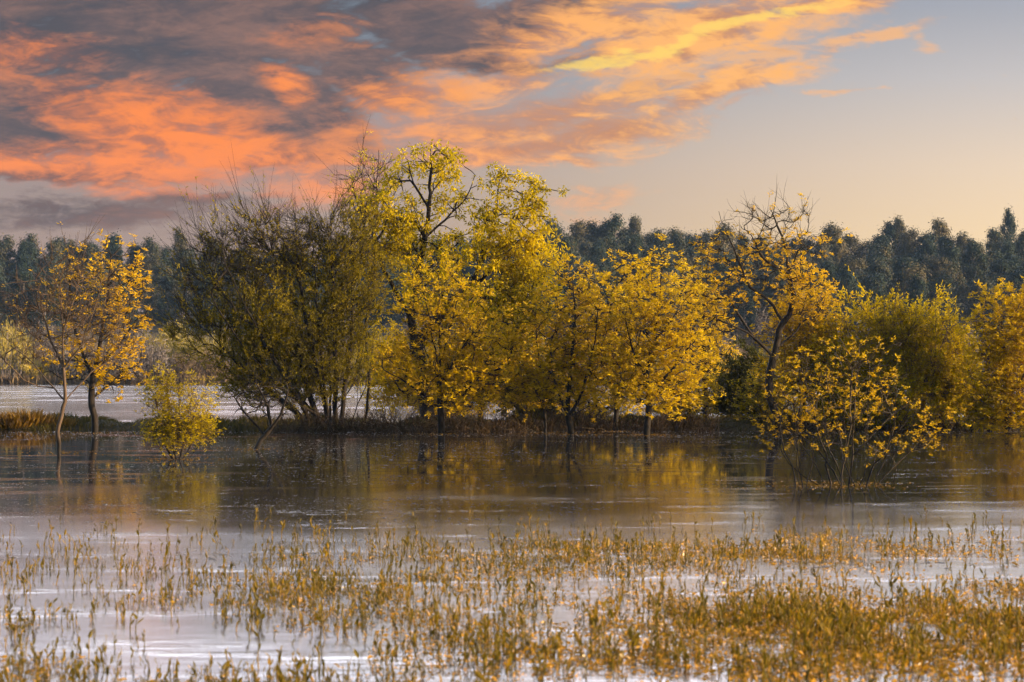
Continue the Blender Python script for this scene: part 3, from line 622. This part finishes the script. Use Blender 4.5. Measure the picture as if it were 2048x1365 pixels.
def build_wood():
    rng = np.random.default_rng(77)
    kinds = [(13.2, 3.2, .16, .3, 'tall slim'), (12.4, 4.2, .08, -.4, 'broad-crowned'), (13.6, 3.0, .2, .5, 'narrow pointed'), (11.6, 3.9, .06, .0, 'low rounded'), (12.8, 3.7, .1, -.2, 'full-crowned'), (14.0, 2.7, .30, .9, 'spindly')]
    protos = [euc_proto(100 + i, *k[:4]) for i, k in enumerate(kinds)]
    spots = []
    # right hill: seven loose rows; centre behind the trees; left: crest rows only
    for row, y in enumerate((404, 424, 446, 470, 494, 518, 541, 562)):
        hw = y * 1024 / FPX
        x = (1060 - 1024) / 1024 * hw + rng.uniform(0, 4)
        while x < hw + 9:
            spots.append((x + rng.normal(0, .8), y + rng.normal(0, 6), 'on the right hillside' if row < 5 else 'on the skyline of the right hill')); x += rng.uniform(4.9, 7.2)
    for row, y in enumerate((545, 562)):
        hw = y * 1024 / FPX; x = -hw - 6
        while x < (1050 - 1024) / 1024 * hw:
            lean = 'on the skyline behind the dark willow and ash' if x > -hw * .5 else 'on the crest at far left'
            spots.append((x + rng.normal(0, 1), y + rng.normal(0, 6), lean)); x += rng.uniform(3.4, 6.2)
    for y in (470, 500, 524):
        hw = y * 1024 / FPX; x = -1.02 * hw
        while x < .03 * hw:
            spots.append((x + rng.normal(0, 1), y + rng.normal(0, 6), 'on the slope behind the dark willow and ash' if x > -.55 * hw else 'on the left slope below the crest')); x += rng.uniform(5.5, 9)
    first = set()
    for (x, y, where) in spots:
        k = int(rng.integers(0, len(kinds)))
        if 'far left' in where: k = int(rng.choice([0, 2, 5, 2]))
        sc = rng.uniform(.86, 1.12) if y < 535 else rng.uniform(.98, 1.18); rz = rng.uniform(0, 6.28)
        lb = f'{kinds[k][4]} dark blue-green eucalyptus tree {where}'; gp = f'{kinds[k][4]} eucalyptus trees {where}'
        z = float(terrain(x, y))
        if k not in first:
            first.add(k); r = protos[k]; r.location = (x, y, z); r.rotation_euler = (0, 0, rz); r.scale = (sc, sc, sc); tag(r, lb, 'tree', gp)
        else:
            copy_thing(protos[k], (x, y, z), rz, (sc * rng.uniform(.95, 1.3), sc * rng.uniform(.95, 1.3), sc * (rng.uniform(.80, 1.10) if y < 535 else rng.uniform(1.0, 1.14))), lb, gp)
    # the unbroken mass of the wood behind the crest
    g = Geo(); n = 150
    xs = rng.uniform(-150, 150, n); ys = rng.uniform(572, 640, n); zs = terrain(xs, ys); hh = rng.uniform(9.5, 12.5, n)
    for x, y, z, h in zip(xs, ys, zs, hh):
        m = 900; t = rng.uniform(0, 1, m); cl = rng.integers(0, 40, m); cc = rng.normal(0, .5, (40, 3)); ca = rng.uniform(0, 6.283, 40); ct = rng.uniform(.1, 1, 40)
        r = 3.4 * np.minimum(1, .45 + ct * 2.2) * (1 - ct) ** .62 + .2
        c = np.stack([np.cos(ca) * r * .8, np.sin(ca) * r * .8, ct * h], 1)
        pos = c[cl] + rng.normal(0, .55, (m, 3)) + np.array([x, y, z]); L = rng.uniform(.5, 1.0, m)
        g.leaves(pos, rng.normal(0, .6, (m, 3)) + np.array([0, 0, -.7]), rng.normal(size=(m, 3)), L, L * .5)
    tag(g.build('far_wood', M['euc']), 'dense dark mass of the wood behind the crest of the hill', 'wood', kind='stuff')
    # emergent tall ones
    for px, top, y, k, lb in ((2012, 420, 566, 5, 'tallest eucalyptus, its leaning pointed top breaking the skyline at far right'), (1797, 438, 566, 2, 'tall pointed eucalyptus rising over the skyline left of the tallest one'),
                              (355, 458, 560, 5, 'thin eucalyptus with a small round top above the crest left of the willow'), (45, 490, 556, 2, 'pointed eucalyptus standing clear on the crest at the left edge'), (1270, 437, 562, 4, 'dense dark eucalyptus top above the golden trees on the skyline')):
        p = at(px, top, y); z = float(terrain(p[0], y)); s = (p[2] - z) / kinds[k][0]
        copy_thing(protos[k], (p[0], y, z), 0 if px == 2012 else 1.0, (s * .62, s * .62, s), lb, None)
build_wood()

# ------------------------------------------------------------------ scrub and bushes on the far shore
def scrub_proto(seed, h, w, mat, fine):
    rng = np.random.default_rng(seed); wd = Geo(); lf = Geo()
    n = 90
    a = rng.uniform(0, 6.283, n); rr = np.sqrt(rng.uniform(0, 1, n)) * w
    top = np.stack([np.cos(a) * rr, np.sin(a) * rr, h * np.sqrt(np.clip(1 - (rr / w) ** 2 * .8, 0.05, 1)) * rng.uniform(.55, 1.05, n)], 1)
    bot = np.stack([np.cos(a) * rr * .25, np.sin(a) * rr * .25, np.full(n, -.4)], 1); mid = (top * .5 + bot * .5) + np.stack([np.cos(a) * rr * .12, np.sin(a) * rr * .12, np.zeros(n)], 1)
    wd.tubes(np.stack([bot, mid, top], 1), np.ones((n, 3)) * np.array([.04, .03, .012]), 3)
    m = 16; T = np.repeat(np.arange(n), m); t = rng.uniform(.25, 1.05, (n * m, 1))
    c = mid[T] + (top[T] - mid[T]) * t + rng.normal(0, .28, (n * m, 3))
    L = rng.uniform(.22, .5, n * m)
    lf.leaves(c, rng.normal(0, .5, (n * m, 3)) + np.array([0, 0, .5]), rng.normal(size=(n * m, 3)), L * (1.5 if fine else 1), L * (.16 if fine else .5))
    root = empty('far_bush', (0, 0, 0))
    wd.build('stems', M['twig'] if fine else M['bark_far'], root); lf.build('crown', mat, root)
    return root

def build_scrub():
    rng = np.random.default_rng(31)
    kinds = [('brown leafless', M['scrub'], True, 4.2, 2.6), ('dull yellow', M['farbush'], False, 4.6, 3.0), ('pale twiggy', M['bark_far'], True, 5.5, 2.4)]
    protos = [scrub_proto(40 + i, k[3], k[4], k[1], k[2]) for i, k in enumerate(kinds)]
    used = set()
    def put(k, x, y, s, sz, where):
        lb = f'{kinds[k][0]} bush {where}'; z = float(terrain(x, y)); gp = f'{kinds[k][0]} bushes {where}'
        if k not in used:
            used.add(k); r = protos[k]; r.location = (x, y, z); r.scale = (s, s, sz); tag(r, lb, 'bush', gp)
        else: copy_thing(protos[k], (x, y, z), rng.uniform(0, 6), (s, s, sz), lb, gp)
    for (y, gap) in ((352, 3.6), (372, 4.4), (395, 5.0), (416, 5.4)):
        hw = y * 1024 / FPX; x = -hw - 5
        while x < hw + 6:
            px = 1024 + x / y * FPX
            left = px < 700; right = px > 1000
            k = int(rng.choice([0, 0, 2, 1])) if y < 400 else int(rng.choice([0, 2, 2]))
            if left and (px < 40 or 300 < px < 370) and y > 360: k = 1
            where = 'on the far shore left of the willow' if px < 480 else 'on the far shore behind the willow and ash' if px < 1120 else 'on the far shore behind the golden trees'
            s = rng.uniform(.8, 1.25); put(k, x + rng.normal(0, .5), y + rng.normal(0, 3), s, s * rng.uniform(.85, 1.15), where); x += gap * rng.uniform(.8, 1.5)
    # larger yellow bushes at left
    for px, y, s, sz, lb in ((12, 350, 1.3, 2.1, 'big dull yellow bush on the far shore at the left edge'), (325, 380, 1.5, 1.5, 'big green-yellow bush on the far shore beside the orange tree'), (405, 370, 1.2, 1.3, 'smaller green-yellow bush on the far shore near the willow')):
        p = at(px, 700, y); copy_thing(protos[1], (p[0], y, float(terrain(p[0], y))), 1.0, (s, s, sz), lb, None)
    # reed fringe along the far waterline
    g = Geo(); n = 16000; x = rng.uniform(-90, 90, n); y = 347 + rng.exponential(4, n); z = terrain(x, y)
    L = rng.uniform(.8, 2.0, n); ax = rng.normal(0, .16, (n, 3)) + np.array([0, 0, 1])
    g.leaves(np.stack([x, y, z - .1], 1), ax, rng.normal(size=(n, 3)), L, L * .09)
    tag(g.build('reed_grass', M['scrub']), 'brown reed fringe along the far waterline', 'reeds', kind='stuff')
build_scrub()

# ------------------------------------------------------------------ bank: grass, tussocks, brush
def blades(g, rng, n, x, y, z, h, w, lean=.35):
    ax = rng.normal(0, lean, (n, 3)) + np.array([0, 0, 1.0])
    g.leaves(np.stack([x, y, z], 1), ax, rng.normal(size=(n, 3)), h, w)
def build_bank():
    rng = np.random.default_rng(8); g = Geo()
    n = 52000; x = rng.uniform(-27, 27, n); s = rng.uniform(-.5, 8.5, n); y = bank_front(x) + s
    h = rng.uniform(.10, .36, n) * (1 + .5 * np.sin(x * .9) * np.sin(x * .37 + 1)); blades(g, rng, n, x, y, terrain(x, y) - .03, h, h * .10 + .01)
    tag(g.build('bank_grass', M['grass']), 'dark rough grass covering the bank between the two waters', 'grass', kind='stuff')
    spots = [(18, 838, .62), (55, 842, .7), (92, 846, .5), (-14, 842, .6), (35, 852, .42), (125, 848, .4), (1010, 846, .4), (1380, 846, .35), (70, 853, .36)]
    for i, (px, py, hh) in enumerate(spots):
        y = 97.2 + (i % 3) * .5; p = at(px, py, y); g = Geo(); m = 420
        a = rng.uniform(0, 6.283, m); r = np.abs(rng.normal(0, .2, m)); bx = np.cos(a) * r * 1.5; by = np.sin(a) * r
        ax = np.stack([np.cos(a) * .5, np.sin(a) * .5, np.ones(m)], 1) + rng.normal(0, .22, (m, 3)); L = hh * rng.uniform(.5, 1.25, m)
        base = np.array([p[0], y, float(terrain(p[0], y)) - .05])
        g.leaves(np.stack([bx, by, np.zeros(m)], 1), ax, rng.normal(size=(m, 3)), L, L * .06)
        o = g.build('grass_tussock', M['drygrass']); o.location = base
        lab = ['tall rusty grass tussock at the left end of the bank', 'tallest rusty grass tussock on the bank beside the bare tree', 'rusty grass tussock on the bank just left of the bare tree trunk', 'rusty grass tussock cut by the left edge of the photo', 'low rusty tussock at the foot of the left bank', 'small grass tussock right behind the bare tree trunk', 'small tussock on the bank right of the ash trunk', 'small tussock on the bank below the narrow yellow tree', 'low tussock at the waterline beside the bare tree'][i]
        tag(o, lab, 'grass tussock', 'grass tussocks on the bank')
    # dead twig brush along the waterline
    g = Geo(); n = 3400
    px = np.concatenate([rng.uniform(560, 1010, 1500), rng.uniform(990, 1440, 1220), rng.uniform(1600, 2060, 680)])
    x = (px - 1024) / FPX * 95; y = bank_front(x) + rng.uniform(-1.6, 1.6, n); z = np.maximum(terrain(x, y), -.05)
    d = rng.normal(0, .55, (n, 3)) + np.array([0, 0, .7]); d /= np.linalg.norm(d, axis=1, keepdims=True); L = rng.uniform(.3, 1.15, (n, 1)) * (1 + .6 * (np.sin(x * 1.7) * np.sin(x * .6 + 2) > .2))[:, None]
    p0 = np.stack([x, y, z - .05], 1); p1 = p0 + d * L * .5 + rng.normal(0, .06, (n, 3)); p2 = p0 + d * L + rng.normal(0, .12, (n, 3)) + np.array([0, 0, -.12]) * L
    g.tubes(np.stack([p0, p1, p2], 1), np.ones((n, 3)) * np.array([.012, .009, .004]), 3)
    m = 5200; T = rng.integers(0, n, m); g.leaves(p1[T] + rng.normal(0, .1, (m, 3)), rng.normal(size=(m, 3)), rng.normal(size=(m, 3)), rng.uniform(.05, .12, m), .03)
    tag(g.build('brushwood', M['twig']), 'tangled brown dead twigs along the waterline under the trees', 'brushwood', kind='stuff')
build_bank()

# ------------------------------------------------------------------ plants in the foreground water
def density(px, py):
    """how thick the emergent plants stand, by ground position expressed as the photo's rows and columns"""
    def e(cx, cy, rx, ry): return np.exp(-(((px - cx) / rx) ** 2 + ((py - cy) / ry) ** 2))
    t = np.clip((py - 1035) / 330, 0, 1)
    f = .16 * sm(1030, 1150, py) + .04 * sm(1020, 1060, py) + .05 * t
    f = f + .75 * e(640, 1190, 300, 34) + .35 * e(620, 1240, 260, 40) + .55 * e(1000, 1140, 420, 50) + .55 * e(1500, 1105, 420, 26) + .8 * e(1500, 1240, 620, 40) + 1.3 * e(1850, 1265, 420, 46) + .9 * e(1800, 1345, 520, 40)
    f = f + .5 * e(1000, 1320, 460, 36) + .6 * e(1900, 1190, 260, 24) + .45 * e(60, 1290, 110, 60) + .6 * e(400, 1375, 620, 24) + .25 * e(350, 1150, 260, 50)
    f = f * (1 - .8 * e(330, 1270, 240, 46)) * (1 - .55 * e(1830, 1140, 240, 22)) * (1 - .5 * e(1300, 1165, 260, 16)) * (1 - .6 * e(1180, 1290, 240, 14))
    return f

def shoot_geo(rng, g, base, hgt, scale=1.):
    """one upright shoot: a stem with two to four lance-shaped leaves"""
    k = int(rng.integers(2, 5)); lean = rng.normal(0, .16, 2)
    top = base + np.array([lean[0] * hgt, lean[1] * hgt, hgt])
    mid = (base + top) / 2 + rng.normal(0, .015, 3)
    g.tubes(np.stack([base + np.array([0, 0, -.05]), mid, top])[None], np.array([[.006, .005, .003]]) * scale, 4)
    t = np.linspace(.45, 1, k)[:, None]; pos = base + (top - base) * t
    ax = np.concatenate([rng.normal(0, .42, (k, 2)), np.full((k, 1), 1.)], 1); L = hgt * rng.uniform(.35, .6, k)
    for j in range(k):   # leaf of two joined lance halves with a waist
        a = ax[j] / np.linalg.norm(ax[j]); sd = np.cross(a, rng.normal(size=3)); sd /= np.linalg.norm(sd); nr = np.cross(a, sd); W = L[j] * rng.uniform(.22, .38)
        c = pos[j]
        v = [c, c + a * L[j] * .3 + sd * W * .5 + nr * W * .2, c + a * L[j] * .65 + sd * W * .45 + nr * W * .1, c + a * L[j] + nr * L[j] * -.06, c + a * L[j] * .65 - sd * W * .45 + nr * W * .1, c + a * L[j] * .3 - sd * W * .5 + nr * W * .2]
        g.add(np.array(v), np.array([[0, 1, 2, 3], [0, 3, 4, 5]]))

def build_water_plants():
    rng = np.random.default_rng(99)
    # sample positions uniformly over the water, thinned by density and clumping noise
    N = 250000
    y = rng.uniform(17.5, 41, N); px = rng.uniform(-260, 2310, N); px = 1024 + (px - 1024)
    keep0 = rng.random(N) < (y / 41); y = y[keep0]; px = px[keep0]
    py = HZ + EYE * FPX / y; x = (px - 1024) / FPX * y
    nz = np.array([mnoise.noise(Vector((a * .9, b * .35, 0))) + .6 * mnoise.noise(Vector((a * 2.6, b * 1.1, 5))) for a, b in zip(x, y)])
    f = density(px, py) * np.clip(.8 + 1.15 * nz, .1, 2.2)
    r = rng.random(len(x))
    sel = np.where(r < f * .066)[0]
    order = sel[np.argsort(y[sel])]
    inside = (px[order] > -20) & (px[order] < 2068) & (py[order] < 1385)
    near = order[inside][::1]
    pick = near[:900][rng.permutation(min(900, len(near)))[:300]]
    pset = set(pick.tolist())
    protos = []
    for k in range(14):
        g = Geo(); m = int(rng.integers(1, 4)); hgt = rng.uniform(.11, .20)
        for _ in range(m): shoot_geo(rng, g, np.array([*rng.normal(0, .028, 2), 0]), hgt * rng.uniform(.65, 1.1))
        protos.append(g.build('water_shoot', M['shoot']))
    words = ('single-stalked', 'forked', 'bunched')
    first = set()
    for i in pick:
        k = int(rng.integers(0, 14)); o = protos[k]
        if k in first: o = o.copy(); COL.objects.link(o)
        first.add(k)
        o.location = (float(x[i]), float(y[i]), 0); o.rotation_euler = (0, 0, rng.uniform(0, 6.28)); sc = rng.uniform(.7, 1.15); o.scale = (sc, sc, sc)
        where = 'in the bottom left shallows' if px[i] < 700 else 'in the bottom middle shallows' if px[i] < 1400 else 'in the dense bottom right shallows'
        tag(o, f'upright yellow-green leafy shoot {where}, among the nearest to the viewer', 'water plant', f'nearest leafy shoots {where}')
    g = Geo()
    for i in order:
        if i in pset: continue
        hg = rng.uniform(.04, .17) * (1.0 if rng.random() < .85 else 1.3)
        shoot_geo(rng, g, np.array([x[i], y[i], 0.]), hg)
    tag(g.build('emergent_shoots', M['shoot']), 'thin yellow-green shoots standing out of the shallows all the way back', 'water plants', kind='stuff')
    # thin grass blades in the thick patches and floating orange weed
    s2 = np.where((rng.random(len(x)) < np.clip(f - .18, 0, 2) * .5))[0]; n = len(s2)
    g = Geo(); h = rng.uniform(.03, .10, n); blades(g, rng, n, x[s2], y[s2], np.full(n, -.01), h, h * .06 + .003, .3)
    tag(g.build('water_grass', M['shoot']), 'fine yellow grass blades crowding the thick patches of the shallows', 'grass', kind='stuff')
    w0 = f * (.2 + .8 * sm(400, 1900, px)) * (.5 + .5 * sm(1100, 1330, py))
    s3 = np.where(rng.random(len(x)) < np.clip(w0 - .05, 0, 2) * 1.2)[0]; n = len(s3)
    g = Geo(); ax = rng.normal(size=(n, 3)) * np.array([1, 1, .35]); L = rng.uniform(.025, .075, n)
    g.leaves(np.stack([x[s3], y[s3], rng.uniform(.002, .035, n)], 1), ax, rng.normal(size=(n, 3)) * np.array([1, 1, .5]), L, L * .5)
    tag(g.build('floating_weed', M['weed']), 'orange-brown floating weed leaves between the shoots', 'weed', kind='stuff')
    # pale flat specks and streaks scattered over the open water
    n = 30000; yy = rng.uniform(30, 95, n); xx = rng.uniform(-1, 1, n) * (yy * .225 + 1)
    nz = np.array([mnoise.noise(Vector((a * .10, b * .22, 2))) + .6 * mnoise.noise(Vector((a * .5, b * .9, 7))) for a, b in zip(xx, yy)])
    k = np.where(nz > -.12 + .3 * rng.random(n))[0]; n = len(k); g = Geo()
    L = rng.uniform(.015, .06, n) * np.where(rng.random(n) < .06, 4.0, 1)
    ax = np.stack([np.ones(n), rng.normal(0, .25, n), np.zeros(n)], 1)
    g.leaves(np.stack([xx[k], yy[k], np.full(n, .006)], 1), ax, np.tile([0, 1., 0], (n, 1)), L, np.maximum(L * .4, .02) * (yy[k] / 60), 0)
    tag(g.build('pale_water_specks', M['flake']), 'pale flat specks scattered over the open water', 'floating specks', kind='stuff')
build_water_plants()

def build_litter():
    rng = np.random.default_rng(64); g = Geo()
    for px, d, n in ((118, 71, 70), (190, 92, 110), (355, 66, 160), (515, 74, 90), (882, 91, 120), (1090, 92, 90), (1141, 90.5, 130), (1293, 89.5, 150), (1690, 51.2, 220), (1600, 51.4, 90), (1232, 94, 80), (1780, 51.5, 60)):
        c = at(px, HZ, d); a = rng.uniform(0, 6.283, n); r = .12 + np.abs(rng.normal(0, .55, n))
        pos = np.stack([c[0] + np.cos(a) * r * 1.5 - r * .3, d + np.sin(a) * r * 2.2, rng.uniform(.004, .012, n)], 1)
        ax = np.stack([np.cos(a * 7), np.sin(a * 7), rng.normal(0, .06, n)], 1); L = rng.uniform(.04, .12, n)
        g.leaves(pos, ax, np.stack([-np.sin(a * 7), np.cos(a * 7), rng.normal(0, .1, n)], 1), L, L * .4, .1)
    tag(g.build('fallen_leaves', M['drygrass']), 'fallen brown leaves floating round the flooded trunks and stems', 'fallen leaves', kind='stuff')
build_litter()

# ------------------------------------------------------------------ haze
def build_haze():
    x0, x1, y0, y1, z0, z1 = -700, 700, -40, 900, -2.2, 46
    v = [(x, y, z) for z in (z0, z1) for x, y in ((x0, y0), (x1, y0), (x1, y1), (x0, y1))]
    f = [[3, 2, 1, 0], [4, 5, 6, 7], [0, 1, 5, 4], [1, 2, 6, 5], [2, 3, 7, 6], [3, 0, 4, 7]]
    m, g, out = material('haze')
    p = g.new('ShaderNodeVolumePrincipled', {'Color': (.36, .56, .92, 1), 'Density': .00007, 'Anisotropy': .0})
    g.l.new(p.outputs[0], out.inputs['Volume'])
    tag(mesh('haze', v, f, [4] * 6, m), 'thin blue haze over the water and the far wood', 'haze', kind='stuff')
HAZE = True
if HAZE: build_haze()
